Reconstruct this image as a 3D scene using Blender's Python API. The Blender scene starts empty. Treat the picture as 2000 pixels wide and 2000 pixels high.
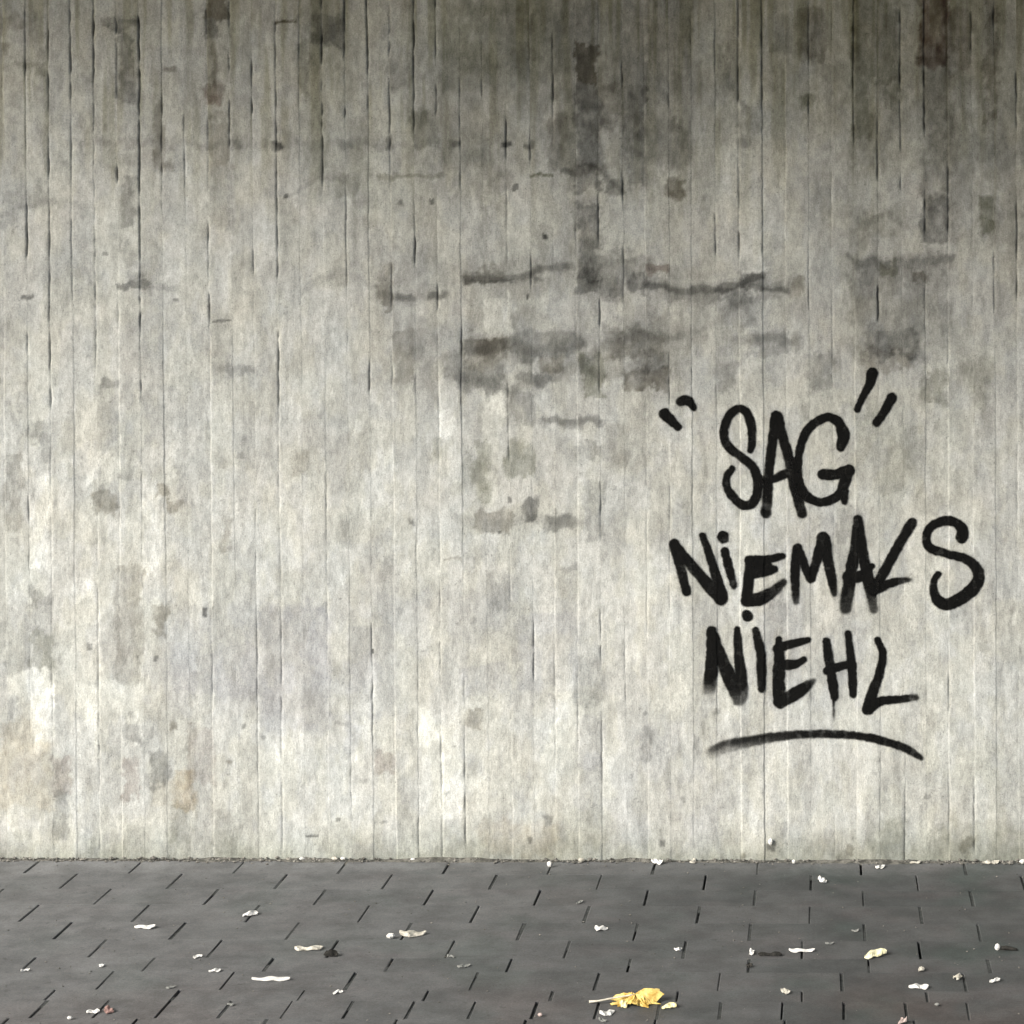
import bpy, math, random
import numpy as np
from mathutils import Matrix, Vector

S = bpy.context.scene
COL = S.collection

# ------------------------------------------------------------------ camera, sky, sun, exposure
F_PX, PPX, PPY, ROLL = 4280.0, 1600.0, 500.0, 0.0025     # photograph geometry (2000 px frame)
PPM = 800.0                                               # pixels per metre on the wall
DIST = F_PX / PPM
H = 1182.0 / PPM

cam = bpy.data.cameras.new('camera')
cam.sensor_width = 36.0
cam.lens = 36.0 * F_PX / 2000.0
cam.shift_x, cam.shift_y = -0.30, -0.25
cam.clip_start, cam.clip_end = 0.05, 2000.0
camo = bpy.data.objects.new('camera', cam)
camo.matrix_world = Matrix.Translation((0, -DIST, H)) @ Matrix.Rotation(math.pi / 2, 4, 'X') @ Matrix.Rotation(ROLL, 4, 'Z')
COL.objects.link(camo)
S.camera = camo

SUN_VEC = Vector((-0.62, -0.58, 0.50)).normalized()       # towards the light
sun_el = math.asin(SUN_VEC.z)
sun_az = math.atan2(SUN_VEC.x, SUN_VEC.y)

world = bpy.data.worlds.new('World')
S.world = world
world.use_nodes = True
wn = world.node_tree.nodes
wl = world.node_tree.links
wn.clear()
sky = wn.new('ShaderNodeTexSky')
sky.sky_type = 'NISHITA'
sky.sun_disc = False
sky.sun_elevation = sun_el
sky.sun_rotation = sun_az
sky.air_density = 1.0
sky.dust_density = 4.0
sky.ozone_density = 1.0
bg = wn.new('ShaderNodeBackground')
bg.inputs['Strength'].default_value = 0.055
wo = wn.new('ShaderNodeOutputWorld')
wl.new(sky.outputs[0], bg.inputs['Color'])
wl.new(bg.outputs[0], wo.inputs['Surface'])

sun = bpy.data.lights.new('sun', 'SUN')
sun.energy = 1.5
sun.angle = math.radians(20)
sun.color = (1.0, 0.965, 0.90)
suno = bpy.data.objects.new('sun', sun)
suno.rotation_euler = SUN_VEC.to_track_quat('Z', 'Y').to_euler()
suno.location = (-4, -4, 8)
COL.objects.link(suno)

S.view_settings.view_transform = 'Standard'
S.view_settings.look = 'None'
S.view_settings.gamma = 1.0
S.view_settings.use_curve_mapping = False
S.view_settings.exposure = 1.73

# ------------------------------------------------------------------ photograph pixel -> place
def unroll(x, y):
    dx, dy = np.asarray(x, float) - PPX, np.asarray(y, float) - PPY
    c, s = math.cos(ROLL), math.sin(ROLL)
    return dx * c + dy * s, -dx * s + dy * c

def wall_xz(x, y):
    ux, uy = unroll(x, y)
    return ux / PPM, H - uy / PPM

def ground_xy(x, y):
    ux, uy = unroll(x, y)
    d = F_PX * H / uy
    return float(ux * d / F_PX), float(d - DIST)

def ground_ppm(y):
    return (y - PPY) / H

# ------------------------------------------------------------------ numpy noise
def _hash(ix, iy, seed):
    n = (ix.astype(np.int64) * 374761393 + iy.astype(np.int64) * 668265263 + seed * 2147483647 + 1013904223) & 0xFFFFFFFF
    n = ((n ^ (n >> 13)) * 1274126177) & 0xFFFFFFFF
    n = ((n ^ (n >> 16)) * 2246822519) & 0xFFFFFFFF
    return ((n ^ (n >> 15)) & 0xFFFFFF) / float(0xFFFFFF)

def vnoise(x, y, seed=0):
    x, y = np.broadcast_arrays(np.asarray(x, float), np.asarray(y, float))
    ix, iy = np.floor(x), np.floor(y)
    fx, fy = x - ix, y - iy
    fx = fx * fx * (3 - 2 * fx)
    fy = fy * fy * (3 - 2 * fy)
    a = _hash(ix, iy, seed); b = _hash(ix + 1, iy, seed)
    c = _hash(ix, iy + 1, seed); d = _hash(ix + 1, iy + 1, seed)
    return (a * (1 - fx) + b * fx) * (1 - fy) + (c * (1 - fx) + d * fx) * fy

def fbm(x, y, seed=0, octv=4):
    t = 0; amp = 0.5; tot = 0
    for k in range(octv):
        t = t + amp * vnoise(x, y, seed + 17 * k)
        tot += amp
        amp *= 0.55
        x = np.asarray(x) * 2.03 + 5.1
        y = np.asarray(y) * 2.03 + 9.7
    return t / tot

def sstep(a, b, x):
    t = np.clip((x - a) / (b - a), 0, 1)
    return t * t * (3 - 2 * t)

# ------------------------------------------------------------------ object helpers
def tag(o, label=None, cat=None, group=None, kind=None):
    if label: o['label'] = label
    if cat: o['category'] = cat
    if group: o['group'] = group
    if kind: o['kind'] = kind
    return o

def empty(name, loc=(0, 0, 0), rz=0):
    o = bpy.data.objects.new(name, None)
    o.empty_display_size = 0.05
    o.location = loc
    o.rotation_euler = (0, 0, rz)
    COL.objects.link(o)
    return o

def link(name, me, mat=None, parent=None, loc=None, rot=None):
    o = bpy.data.objects.new(name, me)
    if mat is not None and not me.materials:
        me.materials.append(mat)
    COL.objects.link(o)
    if parent: o.parent = parent
    if loc is not None: o.location = loc
    if rot is not None: o.rotation_euler = rot
    return o

def grid_mesh(name, P, quads=None, smooth=True):
    """P: (rows, cols, 3) -> quad mesh, wound so that normals face -Y for x right, z down the rows"""
    R, C = P.shape[:2]
    me = bpy.data.meshes.new(name)
    if quads is None:
        i = np.arange(R * C).reshape(R, C)
        quads = np.stack([i[1:, :-1], i[1:, 1:], i[:-1, 1:], i[:-1, :-1]], -1).reshape(-1, 4)
    return raw_mesh(name, P.reshape(-1, 3), quads, smooth, me)

def raw_mesh(name, V, Q, smooth=True, me=None):
    me = me or bpy.data.meshes.new(name)
    V = np.asarray(V, np.float32); Q = np.asarray(Q, np.int32)
    n, k = Q.shape
    me.vertices.add(len(V)); me.vertices.foreach_set('co', V.ravel())
    me.loops.add(n * k); me.loops.foreach_set('vertex_index', Q.ravel())
    me.polygons.add(n)
    me.polygons.foreach_set('loop_start', np.arange(0, n * k, k, dtype=np.int32))
    me.polygons.foreach_set('use_smooth', np.full(n, smooth, bool))
    me.update(calc_edges=True)
    return me

def poly_mesh(name, V, Fs, smooth=False):
    me = bpy.data.meshes.new(name)
    me.from_pydata([tuple(map(float, v)) for v in V], [], [tuple(map(int, f)) for f in Fs])
    if smooth:
        me.polygons.foreach_set('use_smooth', [True] * len(me.polygons))
    me.update()
    return me

def attr_color(me, name, rgb):
    a = me.attributes.new(name, 'FLOAT_COLOR', 'POINT')
    d = np.ones((len(rgb), 4), np.float32); d[:, :3] = rgb
    a.data.foreach_set('color', d.ravel())

def attr_float(me, name, v):
    a = me.attributes.new(name, 'FLOAT', 'POINT')
    a.data.foreach_set('value', np.asarray(v, np.float32).ravel())

# ------------------------------------------------------------------ materials
class Nodes:
    def __init__(self, name):
        self.m = bpy.data.materials.new(name)
        self.m.use_nodes = True
        self.t = self.m.node_tree
        self.b = self.t.nodes['Principled BSDF']
        self.out = self.t.nodes['Material Output']
    def n(self, typ, **kw):
        x = self.t.nodes.new(typ)
        for k, v in kw.items():
            if k in x.inputs: x.inputs[k].default_value = v
            else: setattr(x, k, v)
        return x
    def l(self, a, b): self.t.links.new(a, b)
    def noise(self, vec, scale, detail=4, rough=0.55):
        x = self.n('ShaderNodeTexNoise')
        x.inputs['Scale'].default_value = scale
        x.inputs['Detail'].default_value = detail
        x.inputs['Roughness'].default_value = rough
        if vec is not None: self.l(vec, x.inputs['Vector'])
        return x.outputs['Fac']
    def ramp(self, fac, a, b, va=0.0, vb=1.0):
        x = self.n('ShaderNodeMapRange')
        x.interpolation_type = 'SMOOTHSTEP'
        x.inputs['From Min'].default_value = a; x.inputs['From Max'].default_value = b
        x.inputs['To Min'].default_value = va; x.inputs['To Max'].default_value = vb
        self.l(fac, x.inputs['Value'])
        return x.outputs['Result']
    def mix(self, fac, a, b, mode='MIX'):
        x = self.n('ShaderNodeMix', data_type='RGBA', blend_type=mode)
        for s, v in ((x.inputs[0], fac), (x.inputs[6], a), (x.inputs[7], b)):
            if hasattr(v, 'is_output'): self.l(v, s)
            elif isinstance(v, (int, float)): s.default_value = v
            else: s.default_value = (*v, 1.0)
        return x.outputs[2]
    def math(self, op, a, b=0.0):
        x = self.n('ShaderNodeMath', operation=op)
        for s, v in ((x.inputs[0], a), (x.inputs[1], b)):
            if hasattr(v, 'is_output'): self.l(v, s)
            else: s.default_value = v
        return x.outputs[0]
    def pos(self): return self.n('ShaderNodeNewGeometry').outputs['Position']
    def scaled(self, vec, s):
        x = self.n('ShaderNodeVectorMath', operation='MULTIPLY')
        self.l(vec, x.inputs[0]); x.inputs[1].default_value = s
        return x.outputs[0]
    def attr(self, name, out='Color'):
        x = self.n('ShaderNodeAttribute'); x.attribute_name = name
        return x.outputs[out]
    def bump(self, h, dist, strength=1.0):
        x = self.n('ShaderNodeBump')
        x.inputs['Distance'].default_value = dist
        x.inputs['Strength'].default_value = strength
        self.l(h, x.inputs['Height'])
        self.l(x.outputs[0], self.b.inputs['Normal'])

def m_concrete():
    k = Nodes('board_marked_concrete')
    p = k.pos()
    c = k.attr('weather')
    fine = k.noise(p, 260, 5, 0.65)
    grain = k.noise(k.scaled(p, (1.0, 1.0, 0.16)), 420, 3, 0.5)
    mid = k.noise(k.scaled(p, (1.0, 1.0, 0.6)), 105, 5, 0.7)
    skin = k.noise(k.scaled(p, (1.0, 1.0, 0.45)), 46, 6, 0.72)
    pit = k.ramp(k.noise(p, 210, 2, 0.5), 0.665, 0.72)
    v = k.math('ADD', k.ramp(fine, 0.25, 0.75, 0.82, 1.15), k.ramp(grain, 0.25, 0.75, -0.05, 0.05))
    v = k.math('ADD', v, k.ramp(mid, 0.43, 0.57, -0.06, 0.055))
    v = k.math('ADD', v, k.ramp(skin, 0.44, 0.56, -0.055, 0.045))
    v = k.math('MULTIPLY', v, k.math('SUBTRACT', 1.0, k.math('MULTIPLY', pit, 0.36)))
    comb = k.n('ShaderNodeCombineColor')
    for i in range(3): k.l(v, comb.inputs[i])
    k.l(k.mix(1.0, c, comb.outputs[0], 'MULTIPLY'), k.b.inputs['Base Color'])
    k.b.inputs['Roughness'].default_value = 0.88
    k.b.inputs['Specular IOR Level'].default_value = 0.3
    k.bump(k.math('ADD', fine, k.math('MULTIPLY', grain, 0.6)), 0.0014, 0.7)
    return k.m

def m_plain_concrete(name, col):
    k = Nodes(name)
    p = k.pos()
    n = k.noise(k.scaled(p, (1, 1, 0.35)), 5, 6, 0.6)
    k.l(k.mix(k.ramp(n, 0.3, 0.7), tuple(0.75 * c for c in col), col), k.b.inputs['Base Color'])
    k.b.inputs['Roughness'].default_value = 0.9
    k.bump(k.noise(p, 80, 5), 0.003, 0.5)
    return k.m

def m_paver():
    k = Nodes('grey_paver')
    p = k.pos()
    rnd = k.n('ShaderNodeObjectInfo').outputs['Random']
    base = k.mix(rnd, (0.053, 0.059, 0.062), (0.081, 0.085, 0.089))
    big = k.noise(p, 2.1, 4, 0.6)
    green = k.ramp(k.noise(p, 3.7, 3, 0.5), 0.50, 0.68)
    pur = k.ramp(k.noise(k.scaled(p, (1, 2, 1)), 4.6, 3, 0.5), 0.50, 0.66)
    base = k.mix(k.math('MULTIPLY', pur, 0.6), base, (0.086, 0.082, 0.086))
    base = k.mix(k.math('MULTIPLY', green, 0.7), base, (0.050, 0.068, 0.065))
    # worn reddish blocks nearer the viewer
    sep = k.n('ShaderNodeSeparateXYZ'); k.l(p, sep.inputs[0])
    near = k.ramp(sep.outputs['Y'], -0.78, -1.05)
    red = k.math('MULTIPLY', near, k.ramp(big, 0.42, 0.62))
    base = k.mix(k.math('MULTIPLY', red, 0.8), base, (0.082, 0.070, 0.068))
    # paler tone towards the left; pale dust swept against the wall foot
    wob = k.math('MULTIPLY', k.math('SUBTRACT', k.noise(p, 1.6, 4), 0.5), 1.5)
    dl = k.ramp(k.math('ADD', sep.outputs['X'], wob), 0.6, -2.4)
    dw = k.ramp(k.math('ADD', sep.outputs['Y'], k.math('MULTIPLY', wob, 0.09)), -0.17, -0.01)
    d = k.math('ADD', k.math('MULTIPLY', dl, 0.62), k.math('MULTIPLY', dw, 0.36))
    d = k.math('MULTIPLY', d, k.ramp(k.noise(p, 24, 5, 0.6), 0.2, 0.75, 0.75, 1.1))
    base = k.mix(d, base, (0.24, 0.248, 0.258))
    blot = k.ramp(k.noise(p, 11, 6, 0.65), 0.32, 0.68, 0.78, 1.2)
    cb = k.n('ShaderNodeCombineColor')
    for i in range(3): k.l(blot, cb.inputs[i])
    base = k.mix(1.0, base, cb.outputs[0], 'MULTIPLY')
    spots = k.ramp(k.noise(p, 38, 3, 0.6), 0.62, 0.70)
    base = k.mix(k.math('MULTIPLY', spots, 0.35), base, (0.035, 0.037, 0.037))
    gr2 = k.ramp(k.noise(p, 170, 4, 0.7), 0.3, 0.7, 0.84, 1.16)
    cc = k.n('ShaderNodeCombineColor')
    for i in range(3): k.l(gr2, cc.inputs[i])
    base = k.mix(1.0, base, cc.outputs[0], 'MULTIPLY')
    g = k.noise(p, 420, 4, 0.7)
    spk = k.ramp(k.noise(p, 150, 2, 0.5), 0.66, 0.74)
    base = k.mix(k.math('MULTIPLY', spk, 0.25), base, (0.15, 0.15, 0.145))
    base = k.mix(k.ramp(g, 0.3, 0.7, 0.35, 0.0), base, (0.03, 0.03, 0.03))
    k.l(base, k.b.inputs['Base Color'])
    k.l(k.ramp(big, 0.3, 0.7, 0.55, 0.75), k.b.inputs['Roughness'])
    k.b.inputs['Specular IOR Level'].default_value = 0.2
    k.bump(g, 0.0012, 0.6)
    return k.m

def m_simple(name, a, b, scale=90, rough=0.8, bump=0.001, spec=0.3):
    k = Nodes(name)
    p = k.pos()
    n = k.noise(p, scale, 4, 0.6)
    k.l(k.mix(k.ramp(n, 0.3, 0.7), a, b), k.b.inputs['Base Color'])
    k.b.inputs['Roughness'].default_value = rough
    k.b.inputs['Specular IOR Level'].default_value = spec
    k.bump(k.noise(p, scale * 3, 3), bump, 0.5)
    return k.m

def m_paint():
    k = Nodes('black_spray_paint')
    p = k.pos()
    al = k.attr('cover', 'Fac')
    n = k.noise(p, 300, 4, 0.65)
    k.l(k.mix(k.ramp(n, 0.3, 0.75), (0.0025, 0.0027, 0.0027), (0.006, 0.0063, 0.0063)), k.b.inputs['Base Color'])
    k.b.inputs['Roughness'].default_value = 0.7
    k.b.inputs['Specular IOR Level'].default_value = 0.08
    k.bump(n, 0.0008, 0.5)
    sp = k.math('ADD', al, k.math('MULTIPLY', k.math('SUBTRACT', n, 0.5), 0.25))
    cov = k.math('MULTIPLY', k.ramp(sp, -0.04, 1.04), k.ramp(al, 0.0, 0.06))
    tr = k.n('ShaderNodeBsdfTransparent')
    mx = k.n('ShaderNodeMixShader')
    k.l(cov, mx.inputs[0]); k.l(tr.outputs[0], mx.inputs[1]); k.l(k.b.outputs[0], mx.inputs[2])
    k.l(mx.outputs[0], k.out.inputs['Surface'])
    return k.m

M = dict(
    concrete=m_concrete(),
    plain=m_plain_concrete('plain_concrete', (0.36, 0.355, 0.33)),
    paver=m_paver(),
    sand=m_simple('joint_sand', (0.012, 0.013, 0.012), (0.03, 0.031, 0.03), 200, 0.95),
    ground=m_simple('trodden_ground', (0.09, 0.09, 0.085), (0.14, 0.14, 0.13), 3, 0.95),
    grit=m_simple('grit', (0.06, 0.06, 0.055), (0.24, 0.235, 0.215), 70, 0.95),
    paint=m_paint(),
    white=m_simple('white_scrap', (0.55, 0.56, 0.55), (0.78, 0.78, 0.76), 120, 0.7),
    cream=m_simple('cream_scrap', (0.60, 0.58, 0.36), (0.80, 0.79, 0.58), 120, 0.7),
    grey=m_simple('grey_scrap', (0.15, 0.16, 0.155), (0.25, 0.26, 0.25), 120, 0.8),
    buff=m_simple('buff_dry_leaf', (0.30, 0.29, 0.25), (0.60, 0.59, 0.53), 90, 0.8),
    pink=m_simple('pinkish_leaf', (0.22, 0.14, 0.125), (0.34, 0.22, 0.20), 90, 0.8),
    palepink=m_simple('pale_pink_scrap', (0.36, 0.29, 0.27), (0.52, 0.44, 0.42), 90, 0.8),
    dark=m_simple('dark_rotten_leaf', (0.012, 0.012, 0.011), (0.03, 0.029, 0.026), 90, 0.8),
    yellow=m_simple('yellow_leaf', (0.38, 0.23, 0.035), (0.78, 0.63, 0.23), 60, 0.6),
    paleyellow=m_simple('pale_yellow_leaf', (0.78, 0.70, 0.34), (0.86, 0.82, 0.54), 80, 0.6),
    stem=m_simple('leaf_stem', (0.42, 0.41, 0.36), (0.60, 0.58, 0.50), 120, 0.7),
)

# ------------------------------------------------------------------ wall: formwork board positions
TOPX = [5, 49, 93.5, 137, 182, 227.5, 271, 314.5, 358, 404, 447.5, 491, 538, 583, 628.6, 673, 717, 760.5, 807.6, 851,
        896.4, 940, 987, 1034, 1079.3, 1124.6, 1168, 1215, 1258.7, 1305.5, 1349, 1396, 1442.4, 1488.4, 1533.7, 1579,
        1624, 1667, 1713, 1758, 1804.7, 1850.7, 1897.8, 1941, 1985]
BOTX = [12.7, 59.8, 103, 148.5, 194, 237, 281, 326, 371, 416.7, 462, 503.6, 550.7, 594, 641, 684.7, 728, 773, 816.7, 862,
        907, 954, 999.6, 1043, 1085, 1130, 1175, 1222.5, 1266, 1309.4, 1354, 1401, 1447, 1493, 1538, 1584, 1629, 1673,
        1718.5, 1767, 1810, 1854, 1903, 1946, 1990]
NL, NR = 24, 24                                            # detailed boards built beyond the frame on each side
tx = [TOPX[0] - 45 * i for i in range(NL, 0, -1)] + TOPX + [TOPX[-1] + 45 * i for i in range(1, NR + 1)]
bx = [BOTX[0] - 45 * i for i in range(NL, 0, -1)] + BOTX + [BOTX[-1] + 45 * i for i in range(1, NR + 1)]
TX, BX = np.array(tx), np.array(bx)
NJ = len(TX)
Y_T, Y_B = 60.0, 1440.0

def joint_x(j, y):
    t = (np.asarray(y, float) - Y_T) / (Y_B - Y_T)
    t = np.clip(t, -1.0, 1.3)
    w = (vnoise(np.asarray(y, float) / 160.0, j * 3.7, 5) - 0.5) * 2.4 + (vnoise(np.asarray(y, float) / 17.0, j * 4.1, 6) - 0.5) * 1.7
    return TX[j] + (BX[j] - TX[j]) * t + w

# joint grooves: (x near, y0, y1, strength)
SEG = """5 0 210 .3;49 25 150 .7;49 150 390 .25;52 400 500 .85;55 655 720 .6;57 970 1015 .75;58 1070 1112 .65;93 0 125 .6;93 150 420 .7;95 420 640 .55
98 640 800 .85;100 800 1400 .45;104 1335 1368 .8;137 0 100 .7;137 100 152 1;138 152 350 .55;140 350 590 .35;182 0 215 .8;184 215 400 .4;186 400 720 .45
194 1000 1150 .25;194 1150 1420 .5;195 1415 1475 .9;196 1475 1670 .45;227 0 65 .6;228 85 205 .5;229 328 358 .8;231 560 650 .4;271 20 152 1;272 152 430 .8;274 430 545 .55;276 560 790 .75
278 790 1130 .3;314 190 340 .45;318 340 420 .2;358 225 365 .35;404 0 80 .35;405 240 350 .45;408 440 545 .55;409 578 632 .85;410 632 830 .25;416 1060 1120 .3;417 1265 1375 .55
447 0 50 .4;447 110 135 .6;448 200 285 .55;491 128 218 .75;495 490 530 .4;538 20 180 .55;539 180 332 .9;540 332 425 .7;541 425 545 .6;543 655 792 1;545 792 1200 .4;549 1200 1405 .65;551 1430 1672 .5
504 1000 1200 .5;505 1200 1425 .65;505 1440 1672 .4;583 68 192 .4;628 0 112 .9;629 118 232 .8;630 232 362 .7;633 928 992 .85;636 995 1260 .4;673 0 105 .65;674 150 225 .75;678 370 560 .35
684 1410 1560 .35;717 0 165 .9;718 165 215 .5;722 708 762 .9;728 1225 1445 .75;760 20 105 .6;761 158 292 .7;762 300 360 .4;766 520 600 .5;767 688 748 .65;807 0 152 .9;808 152 255 .55;809 400 512 .85;811 728 785 .45;815 1035 1125 .65;816 1300 1345 .85;817 1345 1445 .5;818 1545 1672 .45
851 0 105 .8;852 168 222 .6;853 560 600 .6;855 655 690 .45;857 770 960 .4;859 1055 1290 .5;861 1288 1335 .9;862 1335 1680 .55;896 158 282 .7;897 285 362 .5;900 640 842 .6;902 1040 1100 .35;906 1325 1470 .35;907 1468 1678 .95
940 158 185 .6;987 238 302 .75;988 368 492 .4;991 758 892 .8;995 1080 1200 .3;1034 88 135 .7;1035 258 312 .6;1036 500 560 .5;1041 1215 1325 .95;1079 60 222 .85;1084 1235 1475 .4;1125 440 500 .3;1129 1295 1455 .55
1168 378 472 .55;1169 588 655 .65;1171 688 785 .6;1173 945 1065 .85;1174 1195 1290 .65;1175 1398 1575 .75;1177 1648 1680 .95;1215 128 165 .7;1216 338 388 .75;1218 488 592 .5;1222 1235 1405 .45;1258 880 960 .25;1263 1000 1240 .35;1306 148 205 .55;1308 690 792 .55;1309 948 1192 .45
1349 40 82 .5;1351 720 790 .5;1352 900 1000 .4;1396 60 132 .35;1396 425 492 .65;1398 760 800 .4;1442 0 100 .75;1442 105 242 1;1443 285 495 .75;1445 740 800 .6;1488 0 60 .6;1488 58 255 .9;1489 345 480 .35;1490 476 492 .8;1492 690 770 .4;1533 300 335 .5;1560 20 122 .6;1579 195 245 .6;1580 515 600 .4
1624 600 700 .3;1667 0 272 .6;1713 238 352 .7;1715 558 622 .95;1718 1478 1522 .55;1718 1540 1665 .3;1758 30 162 .85;1758 200 292 .55;1760 335 365 .55;1767 1545 1680 .6;1804 0 90 .7;1805 80 255 .9;1806 375 455 .7;1810 560 640 .35;1850 325 495 .85;1851 645 705 .55;1853 1318 1388 .8;1854 1512 1655 .7
1897 30 100 .6;1899 580 640 .4;1903 1528 1655 .85;1941 20 85 .7;1943 478 605 .45;1985 148 262 .8;1986 398 575 .75;1990 800 1000 .3"""
GROOVE = [[] for _ in range(NJ)]
for s in SEG.replace('\n', ';').split(';'):
    x, a, b, v = map(float, s.split())
    j = int(np.argmin(np.abs(np.array([float(joint_x(q, (a + b) / 2)) for q in range(NJ)]) - x)))
    GROOVE[j].append((a, b, v))
_r = random.Random(3)
for j in list(range(NL)) + list(range(NJ - NR, NJ)):
    for _ in range(7):
        a = _r.uniform(0, 1600)
        GROOVE[j].append((a, a + _r.uniform(40, 220), _r.uniform(.3, .9)))

def groove(j, y):
    """0..1 how open and dirty the joint j is at height y"""
    y = np.asarray(y, float)
    g = 0.010 + 0.11 * sstep(.35, .8, vnoise(y / 45.0, j * 7.3, 11)) * vnoise(y / 260.0, j * 3.1, 12)
    for a, b, v in GROOVE[j]:
        e = 9.0 + 0.06 * (b - a)
        m = sstep(a - e, a + e * 0.6, y) * (1 - sstep(b - e * 0.6, b + e, y))
        m = m * v * (0.08 + 1.0 * sstep(.22, .72, fbm(y / 26.0, j * 5.9 + y * 0, 13, 3)))
        g = np.maximum(g, m)
    return np.clip(g, 0, 1) * (0.48 + 0.52 * (1 - sstep(450, 900, y)))

BOARD_OFF = np.array([(_hash(np.array([b]), np.array([4]), 21)[0] - 0.5) for b in range(NJ)]) * 0.0022
BOARD_TONE = np.array([(_hash(np.array([b]), np.array([9]), 22)[0] - 0.5) for b in range(NJ)])

def board_index(x, y):
    J = np.stack([joint_x(j, y) for j in range(NJ)], 0)
    return np.clip((J <= np.asarray(x)[None]).sum(0) - 1, 0, NJ - 2)

def relief(b, x, y):
    """metres the face of board b stands proud at x, y"""
    off = BOARD_OFF[b] + (vnoise(y / 420.0, b * 5.3, 31) - 0.5) * 0.0016
    return off + (fbm(x / 34.0, y / 60.0, 33, 4) - 0.5) * 0.0030 + (fbm(x / 9.0, y / 14.0, 37, 2) - 0.5) * 0.0009

# ------------------------------------------------------------------ wall: dirt, damp and repair marks, broad tones, painted fall-off
# smears that run across the boards: width, strength, then x,y points
LN = [(15, .55, (1262, 556), (1320, 566), (1400, 564), (1450, 553), (1492, 538)), (9, .45, (1400, 567), (1470, 560), (1540, 566)), (6, -.15, (1255, 530), (1300, 546), (1340, 549), (1400, 545), (1450, 534), (1500, 522)),
      (15, .45, (905, 546), (950, 541), (985, 547), (1030, 536), (1060, 528), (1112, 520)), (22, .24, (905, 690), (985, 672), (1050, 690), (1132, 666)), (24, .28, (1050, 742), (1130, 716), (1190, 736), (1260, 712), (1302, 738)),
      (20, .30, (896, 735), (960, 745), (1004, 765)), (20, .24, (1140, 702), (1200, 662), (1294, 654)), (13, .26, (1058, 820), (1182, 822)), (11, .22, (1408, 604), (1448, 588), (1470, 622), (1440, 650)), (17, .30, (1440, 666), (1500, 660), (1562, 668)),
      (13, .24, (1686, 436), (1730, 414), (1768, 442)), (15, .28, (1676, 514), (1780, 516), (1856, 508)), (15, -.16, (165, 945), (200, 900), (240, 850)), (14, .2, (740, 575), (800, 582), (870, 574)), (10, .25, (560, 385), (620, 350), (680, 345)),
      (16, .18, (600, 560), (660, 530), (740, 560)), (12, .18, (1310, 660), (1380, 640), (1440, 600)), (18, .2, (890, 1010), (960, 1030), (1060, 1010), (1120, 1020)), (8, .3, (1100, 335), (1150, 318), (1190, 345), (1216, 372)), (12, .16, (0, 420), (80, 392), (180, 400))]
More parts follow.
